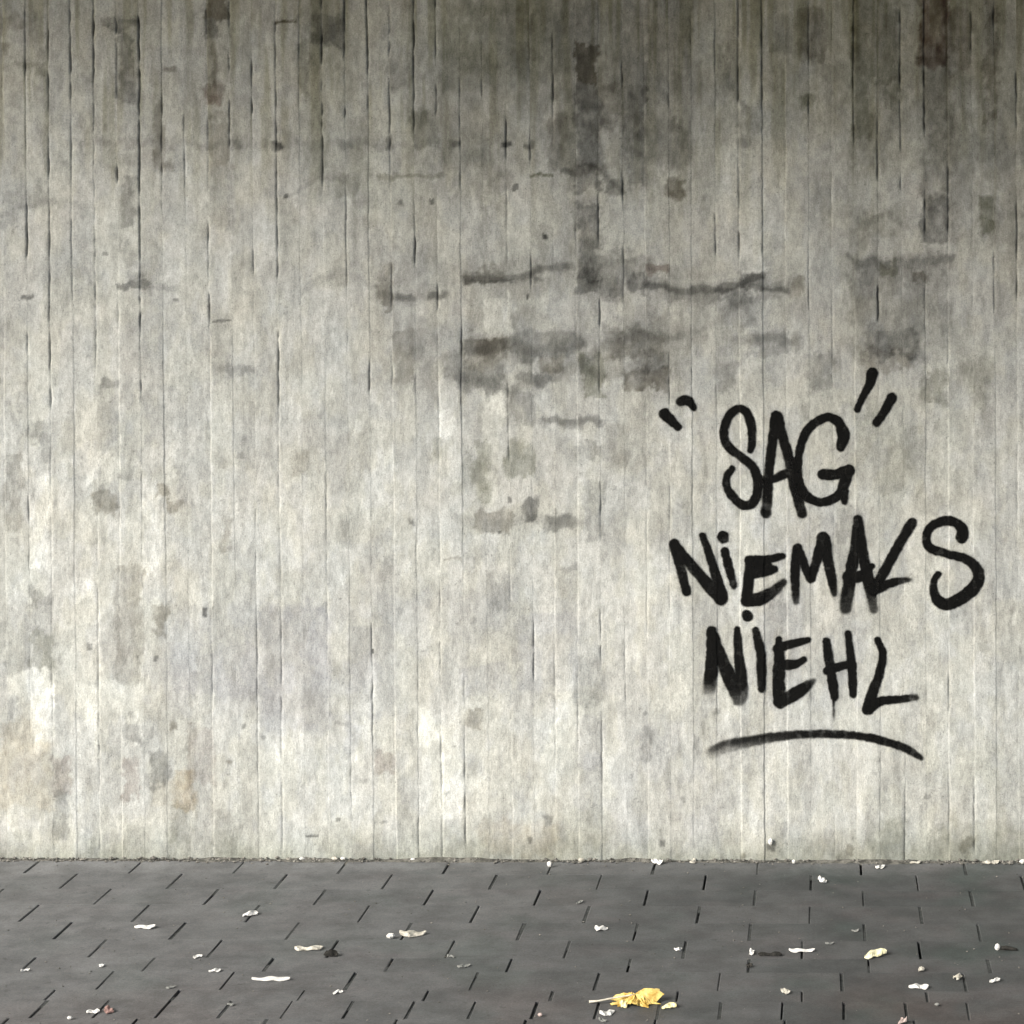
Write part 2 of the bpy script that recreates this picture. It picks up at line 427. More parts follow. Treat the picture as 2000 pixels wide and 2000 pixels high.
# x0 x1 y0 y1 strength edge tint; broad lower right entry paints light fall-off    (tint: k grey, b brown, r red-brown, g olive, n neutral light, l lilac repair paint, w warm wash)
ST = """690 1360 440 770 .15 60 k;640 1340 60 470 .12 90 g;1330 2080 80 560 .07 90 g;1122 1174 -40 565 .16 10 k;-60 620 -60 200 .06 70 b;330 660 1190 1400 .08 30 l;380 1240 1400 1590 -.05 50 n;0 300 1340 1460 -.05 40 n;1180 1262 -40 340 .10 12 k;1230 2060 540 800 .13 70 k;760 1330 -60 400 .07 70 k;1600 2060 -60 560 .14 70 b;-60 700 -60 330 .10 80 b;1700 2080 1440 1720 .13 60 g;1560 1900 760 980 .10 50 g
860 1280 500 580 .16 22 k;840 1330 640 700 .16 24 k;1300 1560 530 600 .14 22 k;1640 1880 500 700 .14 26 k;1090 1160 -40 540 .12 14 k;1230 1262 -40 330 .14 9 k;965 1000 -40 260 .12 9 k;1840 1870 -40 470 .16 9 b;1660 1690 250 700 .14 9 g;1510 1540 -40 300 .14 9 g;600 640 -40 400 .13 9 g;410 450 -40 520 .12 9 b
230 262 65 200 .40 7 k;200 272 36 56 .42 8 k;240 266 345 440 .36 7 k;240 264 470 530 .30 10 k;232 276 555 760 .10 10 k
404 448 -20 40 .62 4 b;403 428 40 84 .55 6 k;414 424 84 170 .42 5 b;400 432 165 206 .45 8 r;404 452 228 330 .26 9 b;405 455 330 450 .20 10 k;304 322 200 330 .40 6 b;318 340 318 332 .40 5 b;195 268 300 330 .22 12 g
612 672 28 92 .44 8 k;580 602 78 182 .36 7 g;590 690 -20 350 .15 25 g;690 720 240 380 .16 12 g;228 292 549 564 .55 3 k;246 280 535 552 .35 7 k;292 356 556 566 .24 5 k;414 452 625 629 .55 2 k;536 580 41 46 .75 2 b;583 594 36 50 -.30 5 n
40 64 577 586 .60 4 k;8 96 372 402 .20 10 k;338 350 582 594 .5 3 k;556 563 378 386 .7 2 k;202 212 492 502 .5 4 k;318 342 130 140 .45 4 b;120 135 315 330 .35 4 k;70 90 135 155 .3 6 g;0 50 30 60 .30 9 b;0 15 80 110 .30 6 b;0 90 122 132 .22 6 g
120 600 273 290 .16 8 k;530 550 272 296 .62 6 k;455 470 274 292 .35 6 k;400 430 276 292 .25 6 k;640 900 274 290 .16 8 k;660 690 270 300 .25 8 k;755 768 272 292 .40 5 k;885 898 274 290 .45 5 k;976 1000 276 287 .75 4 k;1022 1044 276 288 .55 4 k
860 1100 -20 150 .30 40 g;1000 1360 -20 180 .28 45 k;840 1380 140 340 .20 50 k;860 960 0 170 .15 12 g;1125 1168 84 162 .62 4 b;1124 1172 160 300 .42 8 k;1126 1170 300 372 .42 8 k;1110 1186 318 348 .36 9 b;1127 1170 400 545 .42 7 k
1168 1215 158 250 .34 9 b;1215 1262 165 305 .38 9 k;1262 1350 230 330 .24 14 k;1178 1216 342 380 .52 6 k;1304 1340 346 384 .52 8 b;1230 1260 330 366 .36 8 k;1034 1082 340 346 .62 3 g;736 862 340 348 .36 4 g;1092 1128 330 345 .40 4 k;650 700 340 390 .26 10 g;690 730 380 400 .18 8 k
760 800 120 180 .22 10 k;805 855 220 290 .32 9 g;915 960 265 300 .25 9 g;910 960 300 335 .22 9 g;1070 1110 225 330 .30 9 b;950 1000 340 372 .22 8 k;1000 1012 362 374 .65 3 k;840 850 388 398 .65 2 k;776 786 388 402 .50 4 k;1062 1072 455 466 .85 3 k;1028 1034 574 586 .8 2 k
904 936 534 551 .35 6 b;934 980 516 548 .35 8 b;1030 1062 518 542 .35 7 k;906 1004 546 552 .40 2 k;1124 1170 536 572 .45 7 k;1140 1170 526 536 .4 4 k;1184 1216 543 574 .35 8 k;1224 1264 536 578 .55 8 k;1264 1312 550 570 .2 8 k
1440 1492 538 562 .40 7 k;1488 1540 548 566 .25 9 k;1545 1570 540 580 .38 7 b;1168 1270 500 548 .26 12 k;1262 1308 516 536 .48 5 r;1300 1520 568 590 .22 8 k
742 766 518 602 .38 7 b;772 808 574 586 .42 5 k;838 872 568 584 .45 5 k;650 680 500 560 .20 10 b;740 860 480 600 .16 16 k;945 1006 586 656 -.28 4 n;905 945 600 650 .12 8 b;925 1002 654 692 .34 8 b;1010 1060 600 660 .12 8 k;1172 1214 588 625 -.2 6 n;1310 1345 588 640 -.15 6 n
905 988 652 720 .38 10 b;900 980 716 765 .40 9 k;1008 1132 648 702 .34 12 k;868 902 690 742 .34 8 k;1050 1098 698 728 .45 7 b;1134 1182 688 772 .42 7 g;1188 1304 646 700 .36 12 b;1218 1304 722 762 .44 8 b;1260 1300 690 730 .30 9 k;1008 1082 732 752 .36 7 k;985 1046 756 832 .34 9 k;955 988 770 808 -.28 6 n
858 886 810 862 -.24 6 n;1060 1180 812 830 .34 5 k;985 1042 866 936 .36 8 g;924 952 858 982 .30 7 g;926 1002 998 1044 .36 9 b;1024 1050 976 1024 .50 6 k;1066 1116 1002 1036 .46 7 k;1116 1150 1010 1040 .26 7 k;1140 1178 948 1052 .26 8 k;1186 1226 828 905 .22 10 b;1120 1185 868 902 .26 9 k;1235 1268 790 940 .16 9 k
865 902 1090 1096 .34 3 b;968 992 1115 1195 .24 8 k;770 810 648 745 .28 9 b;790 830 620 700 .16 10 k;640 700 850 960 .16 14 k;700 726 840 930 .16 8 b;840 860 855 900 .25 6 g;905 945 890 960 .16 8 g;660 700 1000 1070 .18 12 k;735 765 1080 1130 .20 8 k;826 850 1120 1185 .16 8 k;1095 1130 1105 1120 .3 4 k;992 1000 970 985 .6 3 k
56 100 820 872 .30 7 k;80 100 870 900 .24 7 k;10 42 884 1045 .30 8 b;186 232 958 1006 .38 8 b;195 272 750 1000 .15 14 k;305 326 950 975 .46 5 b;325 352 978 1000 .42 6 b;430 450 1005 1072 .32 7 b;225 277 1100 1340 .26 8 b;300 326 1182 1252 .36 6 b;8 105 1178 1312 .22 12 k;58 106 1152 1182 .34 7 k;60 104 1240 1310 .25 7 g;200 246 1200 1335 .16 9 k
200 230 735 755 .40 5 k;240 260 900 935 .28 6 k;570 602 888 928 .25 7 b;420 500 715 730 .28 6 k;430 450 895 915 .26 6 b;396 406 1190 1206 .75 3 k;168 177 1258 1272 .55 3 k;266 272 1280 1290 .6 3 k;300 307 1278 1294 .55 3 k;460 480 880 892 .35 4 k;168 232 880 940 -.20 10 n;323 346 826 932 -.20 6 n;62 102 925 1110 -.22 6 n;280 310 940 1200 -.16 7 n;145 180 1125 1175 -.2 8 n
18 101 1314 1378 -.24 6 n;62 102 1375 1472 -.22 6 n;104 140 1330 1480 .10 8 k;155 191 1330 1422 -.18 6 n;0 62 1405 1450 .10 8 w;0 102 1450 1575 .14 14 w;104 140 1480 1560 .30 8 r;104 134 1555 1635 .38 7 k;240 276 1408 1452 .30 8 k;240 274 1470 1562 .30 6 r;294 330 1462 1540 .36 6 k;298 332 1536 1572 .07 9 w;338 382 1500 1580 .22 12 w;368 418 1420 1535 .20 8 r;335 376 1570 1655 .22 9 g;420 464 1590 1670 .20 8 k
330 424 1268 1352 .09 10 l;415 500 1258 1362 .10 10 l;505 645 1178 1425 .13 14 l;640 700 1390 1470 .10 10 l;680 775 1225 1405 .12 12 l;905 992 1295 1355 .13 9 l;1008 1130 1195 1350 .11 12 l;590 640 1020 1200 .08 12 l;700 1000 1150 1230 .05 20 l;1125 1180 1285 1372 .22 7 k;1130 1178 1395 1500 .12 8 l;905 946 1388 1422 .36 7 b;730 772 1468 1512 .26 8 r;700 720 1515 1530 .24 5 k
1060 1180 1580 1675 .14 16 g;940 1090 1600 1676 .14 16 w;1256 1272 1420 1488 .32 5 k;686 726 1372 1482 -.18 7 n;818 862 1390 1455 -.18 7 n;1086 1126 1306 1462 -.18 6 n;860 905 1360 1600 -.20 6 n;915 945 1520 1610 -.16 6 n;1200 1400 1505 1660 .07 22 l;1240 1330 1400 1505 .07 18 l
1560 1612 10 122 .40 8 b;1500 1556 30 110 .25 12 k;1666 1702 -20 275 .36 8 g;1700 1760 0 160 .30 9 g;1795 1852 -20 132 .58 7 r;1800 1856 90 410 .30 9 k;1924 1948 -20 235 .42 7 b;1850 1900 20 140 .24 9 r;1556 1592 182 208 .48 7 g;1440 1490 200 285 .28 10 k;1398 1445 80 200 .22 9 g;1800 1852 385 474 .46 7 k;1914 1942 378 452 .56 6 g;1676 1765 405 455 .22 9 g;1730 1762 170 210 .36 8 g
1640 2060 -40 330 .22 50 g;1380 1660 -40 260 .16 50 g;1660 1860 500 565 .28 14 k;1716 1756 512 542 .40 7 g;1778 1808 528 554 .46 6 b;1678 1852 560 700 .26 18 k;1860 2000 250 480 .18 25 k;1408 1482 568 640 .26 10 k;1456 1562 648 692 .34 9 k;1696 1792 638 700 .34 9 k;1250 1292 680 762 .30 8 b;1398 1440 700 762 .26 9 k;1578 1624 690 762 .32 7 k;1676 1784 680 722 .34 10 b;1800 1852 728 792 .28 9 g;1880 1940 700 780 .20 12 g
1660 1720 780 950 .12 14 g;1720 1800 840 960 .17 12 g;1790 1850 960 1010 .20 9 k;1560 1600 790 830 .18 8 k;1430 1480 870 920 .18 8 k;1480 1700 1000 1120 .07 18 l;1480 1690 1160 1380 .08 18 l;1690 1760 1120 1230 .10 12 k;1640 1690 1000 1060 .22 8 k;1255 1300 880 960 .10 10 k;1280 1330 960 1080 .12 10 k
1697 1766 1600 1672 .22 9 g;1830 2060 1610 1690 .20 15 g;1650 1670 1655 1672 .4 5 b;1630 1660 1665 1682 .3 5 k;1500 1512 1650 1662 .6 3 k;1448 1456 1665 1680 .45 3 b;1700 1712 1505 1512 .3 4 k;1290 1300 1640 1655 .5 4 k;1395 1408 1385 1395 .4 5 k;1255 1262 1390 1398 .4 4 k;1330 1340 1560 1570 .4 4 k;1065 1078 1590 1604 .40 5 k;1030 1038 1636 1646 .5 4 k;1805 1815 1550 1560 .4 4 k;1880 1900 1640 1660 .35 6 b
596 622 1629 1635 .7 4 k;655 663 1597 1608 .55 3 k;472 482 1412 1422 .5 4 k;444 456 1483 1492 .45 4 b;508 520 1432 1442 .4 5 k;726 732 1268 1278 .85 2 k;800 812 1016 1024 .55 4 k;975 983 1036 1042 .7 3 k;868 880 1545 1556 .35 4 k;745 755 1605 1612 .4 4 k;655 690 1410 1416 .3 4 k;252 262 1392 1402 .4 4 k;330 345 1415 1430 .45 4 b;20 36 1360 1372 .3 6 k"""
TINT = dict(k=(1.0, 0.995, 0.99), b=(0.965, 1.0, 1.06), r=(0.92, 1.03, 1.07), g=(0.985, 0.97, 1.07), n=(1, 1, 1), l=(1.02, 1.0, 0.74), w=(0.7, 0.97, 1.35))
STAINS_SHADE = []
for s in ST.replace('\n', ';').split(';'):
    q = s.split()
    STAINS_SHADE.append(tuple(map(float, q[:6])) + (q[6],))

def albedo(b, x, y, u):
    x = np.asarray(x, float); y = np.asarray(y, float)
    col = np.empty(x.shape + (3,))
    base = np.array((0.444, 0.464, 0.450))
    # blotchy cement skin
    big = fbm(x / 150.0, y / 170.0, 41, 4) - 0.5
    bo = b * 13.7
    streak = fbm(x / 26.0 + bo, y / 95.0, 43, 4) - 0.5
    isl = sstep(0.50, 0.565, fbm(x / 34.0 + bo * 0.6, y / 95.0, 47, 4))
    isl2 = sstep(0.53, 0.61, fbm(x / 17.0 + 31, y / 52.0, 53, 4))
    lite = sstep(0.57, 0.64, fbm(x / 22.0 + bo, y / 70.0, 59, 4))
    vert = fbm(x / 5.0, y / 150.0 + bo, 61, 2) - 0.5
    mott = fbm(x / 9.0, y / 11.0, 67, 3) - 0.5
    chunk = sstep(.44, .53, fbm(x / 15.0 + 3, y / 22.0 + bo, 64, 3)) + sstep(.47, .53, fbm(x / 8.0 + 13, y / 11.0, 65, 3)) * 0.7 - 0.85
    dash = sstep(.60, .68, fbm(x / 8.0 + bo, y / 34.0, 63, 3))
    isl3 = sstep(.53, .56, fbm(x / 30.0 + 3, y / 22.0 + bo * .2, 57, 4))
    t = 1.0 + 0.18 * big + 0.18 * streak - 0.075 * isl - 0.08 * isl2 - 0.025 * isl3 + 0.10 * lite + 0.09 * vert + 0.13 * mott + 0.062 * chunk - 0.09 * dash
    t = t + 0.07 * BOARD_TONE[b] + 0.13 * (vnoise(y / 300.0, bo, 71) - 0.5) + 0.10 * (sstep(.4, .6, vnoise(y / 170.0, bo + 5, 72)) - 0.5)
    for c in range(3):
        col[..., c] = base[c] * t
    hue = fbm(x / 60.0 + 7, y / 75.0, 73, 3) - 0.5
    hue2 = (sstep(.42, .58, fbm(x / 33.0 + 77, y / 60.0, 79, 3)) - 0.5) * .6
    col[..., 0] *= 1 + 0.055 * hue - 0.02 * hue2
    col[..., 2] *= 1 - 0.06 * hue + 0.05 * hue2
    col[..., 1] *= 1 - 0.008 * hue2
    # the listed marks, with ragged edges
    wx = x + (fbm(x / 20.0, y / 26.0, 81, 4) - 0.5) * 30 + (fbm(x / 6.0, y / 7.0, 83, 3) - 0.5) * 14
    wy = y + (fbm(x / 24.0 + 9, y / 22.0, 87, 4) - 0.5) * 44 + (fbm(x / 6.0, y / 7.0 + 9, 89, 3) - 0.5) * 18
    tex = 0.35 + 1.3 * (0.5 + 1.5 * (fbm(x / 13.0, y / 19.0, 91, 4) - 0.5))
    tex = np.clip(0.45 + 0.55 * tex, 0.35, 1.4)
    for x0, x1, y0, y1, v, e, tn in STAINS_SHADE:
        big_e = e * (0.6 if e < 16 else 1.0)
        sm = min(1.0, 0.03 * min(x1 - x0, y1 - y0) + 0.02 * e) * (0.6 if v > .42 else 0.9)       # small marks warp less
        X = x + (wx - x) * min(1, sm + 0.15)
        Y = y + (wy - y) * min(1, sm + 0.15)
        sel = (Y > y0 - 2 * big_e) & (Y < y1 + 2 * big_e) & (X > x0 - 2 * big_e) & (X < x1 + 2 * big_e)
        if not sel.any():
            continue
        X, Y = X[sel], Y[sel]
        m = sstep(x0 - big_e, x0 + big_e, X) * (1 - sstep(x1 - big_e, x1 + big_e, X)) \
            * sstep(y0 - big_e, y0 + big_e, Y) * (1 - sstep(y1 - big_e, y1 + big_e, Y))
        k = v * m * (tex[sel] if e > 5 and tn not in 'l' else 1.0)
        tr = TINT[tn]
        for c in range(3):
            col[..., c][sel] *= np.clip(1 - k * tr[c], 0.12, 1.6)
    LX, LY = x + (wx - x) * .45, y + (wy - y) * .40
    for w, v, *pts in LN:
        d = np.full(x.shape, 1e9)
        for (ax, ay), (bx_, by_) in zip(pts[:-1], pts[1:]):
            t_ = np.clip(((LX - ax) * (bx_ - ax) + (LY - ay) * (by_ - ay)) / ((bx_ - ax) ** 2 + (by_ - ay) ** 2), 0, 1)
            d = np.minimum(d, np.hypot(LX - ax - t_ * (bx_ - ax), LY - ay - t_ * (by_ - ay)))
        k = v * (1 - sstep(w * .22, w * .78, d)) * (.65 + .35 * tex)
        col *= (1 - k)[..., None]
    # grime runs down along the boards; broad tone darkens towards top and right
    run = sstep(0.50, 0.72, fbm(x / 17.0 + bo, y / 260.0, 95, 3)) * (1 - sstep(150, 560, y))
    top_tone = (1 - sstep(-150, 430, y)) * (0.45 + 0.8 * fbm(x / 60.0, y / 80.0, 97, 4))
    top_tone = top_tone * (0.62 + 0.38 * sstep(300, 1100, x))
    k = 0.27 * run + 0.25 * top_tone
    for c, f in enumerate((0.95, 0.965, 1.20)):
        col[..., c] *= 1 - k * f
    # splash dirt and painted contact shade at the foot
    ft = sstep(1600, 1688, y + (fbm(x / 30.0, y / 30.0, 99, 3) - 0.5) * 50)
    for c, f in enumerate((1.0, 0.97, 1.1)):
        col[..., c] *= 1 - 0.34 * ft * f
    # dark specks
    sp = sstep(0.93, 0.985, vnoise(x / 5.0, y / 6.0, 103)) * sstep(.45, .65, fbm(x / 90.0, y / 90.0, 104, 3))
    col *= (1 - 0.38 * sp)[..., None]
    return np.clip(col, 0.02, 0.82)

# ------------------------------------------------------------------ the wall
Z_TOP = 3.66                                              # underside of the deck
wall = empty('concrete_wall', (0, 0, 0))
tag(wall, 'tall board-marked concrete wall, pale below and grimy above, with black graffiti on its right side', 'wall')

U = np.array([0, .026, .055, .12, .19, .26, .33, .40, .47, .54, .61, .68, .75, .82, .885, .945, .974, 1.0])
ys = np.concatenate([[-1262, -900, -600, -350, -180, -90], np.arange(-40, 1694, 3.2)])
for b in range(NJ - 1):
    rows = ys if NL - 2 <= b <= NJ - NR + 1 else np.concatenate([ys[:6], np.arange(-40, 1694, 10.0)])
    Y = np.repeat(rows[:, None], len(U), 1)
    xl, xr = joint_x(b, rows), joint_x(b + 1, rows)
    Xp = xl[:, None] + (xr - xl)[:, None] * U[None]
    gl, gr = groove(b, rows), groove(b + 1, rows)
    rel = relief(np.full(Xp.shape, b), Xp, Y)
    prof_l = np.zeros_like(U); prof_l[:3] = 1.0, 0.72, 0.12
    prof_r = np.zeros_like(U); prof_r[-3:] = 0.12, 0.72, 1.0
    deep = gl[:, None] * prof_l[None] + gr[:, None] * prof_r[None]
    for c_, n_ in ((0, max(b - 1, 0)), (-1, min(b + 1, NJ - 2))):           # neighbours meet edge to edge
        rel[:, c_] = 0.5 * (rel[:, c_] + relief(np.full(len(rows), n_), Xp[:, c_], rows))
    rel = rel - 0.0075 * deep
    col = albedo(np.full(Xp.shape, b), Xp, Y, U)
    col *= (1 - 0.50 * np.clip(deep * 1.15, 0, 1))[..., None]           # dirt packed in the joint
    wx, wz = wall_xz(Xp, Y)
    P = np.stack([wx, -rel, wz], -1)
    me = grid_mesh('board_face', P)
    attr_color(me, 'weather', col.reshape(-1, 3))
    link('board_face', me, M['concrete'], wall)

def box(x0, x1, y0, y1, z0, z1):
    V = [(x, y, z) for z in (z0, z1) for y in (y0, y1) for x in (x0, x1)]
    Fs = [(0, 2, 3, 1), (4, 5, 7, 6), (0, 1, 5, 4), (2, 6, 7, 3), (0, 4, 6, 2), (1, 3, 7, 5)]
    return V, Fs

xL = float(wall_xz(TX[0], 800)[0]) ; xR = float(wall_xz(TX[-1], 800)[0])
V, Fs = box(-16, 14, 0.02, 0.9, -0.4, Z_TOP)
link('wall_core', poly_mesh('wall_core', V, Fs), M['plain'], wall)
for a, c in ((-16, xL + 0.03), (xR - 0.03, 14)):          # plain runs of the wall outside the picture
    V, Fs = box(a, c, 0.004, 0.02, -0.1, Z_TOP)
    link('wall_panel', poly_mesh('wall_panel', V, Fs), M['plain'], wall)

# unseen deck added above the frame, its skewed edge shaped to shade the wall
deck_edge = [(14, -6.5), (1, -4.08), (-6.5, -1.98), (-16, -1.6)]
ring = [(-16, 0.9), (14, 0.9)] + deck_edge
V = [(x, y, Z_TOP) for x, y in ring] + [(x, y, Z_TOP + 0.9) for x, y in ring]
n = len(ring)
Fs = [tuple(range(n)), tuple(range(2 * n - 1, n - 1, -1))] + [(i, i + n, (i + 1) % n + n, (i + 1) % n) for i in range(n)]
deck = link('shade_deck', poly_mesh('shade_deck', V, Fs), M['plain'])
tag(deck, kind='structure')

# ------------------------------------------------------------------ ground and paving
me = poly_mesh('ground', [(-400, -400, -0.12), (400, -400, -0.12), (400, 400, -0.12), (-400, 400, -0.12)], [(0, 1, 2, 3)])
tag(link('ground', me, M['ground']), kind='structure')
pave = link('pavement', poly_mesh('pavement', [(-12, -9, -0.03), (10, -9, -0.03), (10, 0.01, -0.03), (-12, 0.01, -0.03)], [(0, 1, 2, 3)]), M['sand'])
tag(pave, kind='structure')

L, GX, GY = 0.25, 0.0046, 0.0003
def paver_mesh(lx, ly, seed):
    r = random.Random(seed)
    ch, th = 0.0013, 0.06
    V = []
    ax, ay = lx / 2, ly / 2
    tilt = [r.uniform(-0.00012, 0.00012) for _ in range(4)]
    for (ix, iy, z) in ((ax, ay, -th), (ax, ay, -ch), (ax - ch, ay - ch * .05, 0.0)):
        for q, (sx, sy) in enumerate(((-1, -1), (1, -1), (1, 1), (-1, 1))):
            V.append((sx * ix + r.uniform(-.0008, .0008), sy * iy, z + (tilt[q] if z > -th else 0)))
    V.append((r.uniform(-.02, .02), r.uniform(-.01, .01), r.uniform(-.0002, .0004)))
    Fs = []
    for k in (0, 4):
        for q in range(4):
            Fs.append((k + q, k + (q + 1) % 4, k + 4 + (q + 1) % 4, k + 4 + q))
    for q in range(4):
        Fs.append((8 + q, 8 + (q + 1) % 4, 12))
    return poly_mesh('paver', V, Fs)

# rows: photo y of the far and near edge, phase of the cross joints in block lengths, block length
ROWS = [(1682, 1709, .42, 1), (1709, 1739, .94, 1), (1739, 1770, .42, 1), (1770, 1804, .93, 1), (1804, 1838, .41, 1),
        (1838, 1873, .87, 1), (1873, 1900, .43, 1), (1900, 1936, .20, 1), (1936, 1957, .88, 1), (1957, 1992, .21, .485)]
rows = []
for a, b, ph, ln in ROWS:
    rows.append((ground_xy(1600, a)[1], ground_xy(1600, b)[1], ph, ln))
y = rows[-1][1]
ph = .75
while y > -8.6:
    rows.append((y, y - 0.125, ph, 1)); y -= 0.125; ph = (ph + .5) % 1
MESHES = {}
sandV, sandF = [], []
rr = random.Random(8)
fieldV, fieldF = [], []
for ri, (ya, yb, ph, ln) in enumerate(rows):
    dep = ya - yb - GY
    yc = (ya + yb) / 2
    half = L * ln
    dist = DIST + yc
    vis0, vis1 = -1600 * dist / F_PX - 0.3, 400 * dist / F_PX + 0.3
    k0, k1 = int(math.floor((-9 / L - ph) / ln)), int(math.ceil((7 / L - ph) / ln))
    for k in range(k0, k1):
        xa = (ph + k * ln) * L
        xc = xa + half / 2
        jit = rr.uniform(-0.0012, 0.0012)
        if ri < 13 and vis0 < xc < vis1:
            key = (ln, round(dep, 3), rr.randrange(5))
            if key not in MESHES:
                MESHES[key] = paver_mesh(half - GX, dep, hash(key) & 0xffff if False else int(key[1] * 1000) * 7 + key[2])
            o = link('paver', MESHES[key], M['paver'], pave, (xc + jit, yc, rr.uniform(-.00012, .00012)), (0, 0, rr.uniform(-.0012, .0012)))
            # packed grit in the cross joint, sunk by different amounts
            q = rr.random()
            full = rr.uniform(.4, .75) if rr.random() < .45 else 1.0
            fill = -0.0004 - abs(rr.gauss(0.0, 0.0022)) if q > .34 else (-0.004 if q > .22 else -0.026)
            far = rr.random() < .5
            y0_, y1_ = (yb + .001, yb + .001 + (ya - yb - .002) * 1.0)
            if full < 1.0:                                   # open only along part of its length
                cut = yb + (ya - yb) * (full if far else 1 - full)
                a_, b_ = (cut, ya - .001) if far else (yb + .001, cut)
                n = len(sandV)
                sandV += [(xa - .0035, a_, -.0012), (xa + .0035, a_, -.0012), (xa + .0035, b_, -.0010), (xa - .0035, b_, -.0010)]
                sandF.append((n, n + 1, n + 2, n + 3))
            n = len(sandV)
            w = GX * 0.5 + .0012
            sandV += [(xa - w, yb + .001, fill), (xa + w, yb + .001, fill), (xa + w, ya - .001, fill - .001), (xa - w, ya - .001, fill - .001)]
            sandF.append((n, n + 1, n + 2, n + 3))
        else:
            V, Fs = box(xa + GX / 2, xa + half - GX / 2, yb + GY / 2, ya - GY / 2, -.06, -.0006)
            n = len(fieldV)
            fieldV += V; fieldF += [tuple(i + n for i in f) for f in Fs]
o = link('joint_grit', poly_mesh('joint_grit', sandV, sandF), m_simple('packed_grit', (0.026, 0.029, 0.029), (0.058, 0.064, 0.064), 60, 0.95), pave)
o['kind'] = 'stuff'
o = link('paver_field', poly_mesh('paver_field', fieldV, fieldF), M['paver'], pave)
o['kind'] = 'stuff'

# grit and crumbs swept against the wall foot
rg = random.Random(11)
gV, gF = [], []
def crumb(x, y, z, r, rnd):
    n = len(gV)
    d = [(1, 0, 0), (-1, 0, 0), (0, 1, 0), (0, -1, 0), (0, 0, 1), (0, 0, -1)]
    for q in d:
        s = r * rnd.uniform(.6, 1.25)
        gV.append((x + q[0] * s * 1.3, y + q[1] * s, z + q[2] * s * .75))
    for a, b, c in ((0, 2, 4), (2, 1, 4), (1, 3, 4), (3, 0, 4), (2, 0, 5), (1, 2, 5), (3, 1, 5), (0, 3, 5)):
        gF.append((n + a, n + b, n + c))
for _ in range(2600):
    X = rg.uniform(-2.6, 1.0)
    dens = float(vnoise(np.array([X * 6]), np.array([0.5]), 7)[0])
    if rg.random() > 0.25 + dens: continue
    yy = -abs(rg.gauss(0, 0.012)) - 0.001
    r = 0.0012 + 0.0035 * rg.random() ** 3 + (0.004 if rg.random() < .02 else 0)
    crumb(X, yy, r * .4 + 0.004 * max(0, 1 + yy / 0.012), r, rg)
for _ in range(900):
    yy = -rg.uniform(0.02, 1.5)
    X = rg.uniform(-2.2, 0.7)
    crumb(X, yy, 0.001, 0.0008 + 0.0016 * rg.random() ** 2, rg)
tag(link('grit', poly_mesh('grit', gV, gF), M['grit']), 'fine grey grit and crumbs gathered along the foot of the wall', kind='stuff')
# ragged skirt of trodden dirt in the angle between wall and paving
n = 420
xs = np.linspace(-2.7, 1.1, n)
hgt = 0.001 + 0.0075 * sstep(.35, .85, fbm(xs * 9, xs * 0, 5, 4)) 
wid = 0.010 + 0.034 * fbm(xs * 5, xs * 0 + 3, 6, 4)
P = np.stack([np.stack([xs, np.full(n, 0.003), hgt], -1), np.stack([xs, -wid * .35, hgt * .55], -1), np.stack([xs, -wid, np.full(n, -0.002)], -1)], 0)
tag(link('dirt_skirt', grid_mesh('dirt_skirt', P), m_simple('swept_dust', (0.04, 0.041, 0.038), (0.19, 0.188, 0.17), 45, 0.95, 0.003)), kind='stuff')

# ------------------------------------------------------------------ graffiti: sprayed strokes as a thin paint film on the boards
def cr(pts, step=2.0):
    """Catmull-Rom through rows (x, y, w, opacity)"""
    P = np.array(pts, float)
    if len(P) == 1: return P
    Q = np.vstack([2 * P[0] - P[1], P, 2 * P[-1] - P[-2]])
    out = []
    for i in range(1, len(Q) - 2):
        n = max(2, int(np.hypot(*(Q[i + 1] - Q[i])[:2]) / step))
        t = np.linspace(0, 1, n, endpoint=False)[:, None]
        a, b, c, d = Q[i - 1], Q[i], Q[i + 1], Q[i + 2]
        out.append(0.5 * (2 * b + (c - a) * t + (2 * a - 5 * b + 4 * c - d) * t * t + (3 * b - a - 3 * c + d) * t ** 3))
    return np.vstack(out + [P[-1:]])

def stroke(ox, oy, pts):
    k = 2.76
    out = []
    for p in pts:
        x, y, w = p[:3]
        out.append((ox + x / k, oy + y / k, 1.05 * w / k, p[3] if len(p) > 3 else 1.0))
    return cr(out)

graf = empty('graffiti', (float(wall_xz(1610, 1100)[0]), -0.002, float(wall_xz(1610, 1100)[1])))
tag(graf, 'black hand-sprayed graffiti in capitals reading "SAG" NIEMALS NIEHL, underlined, on the pale concrete wall', 'graffiti')

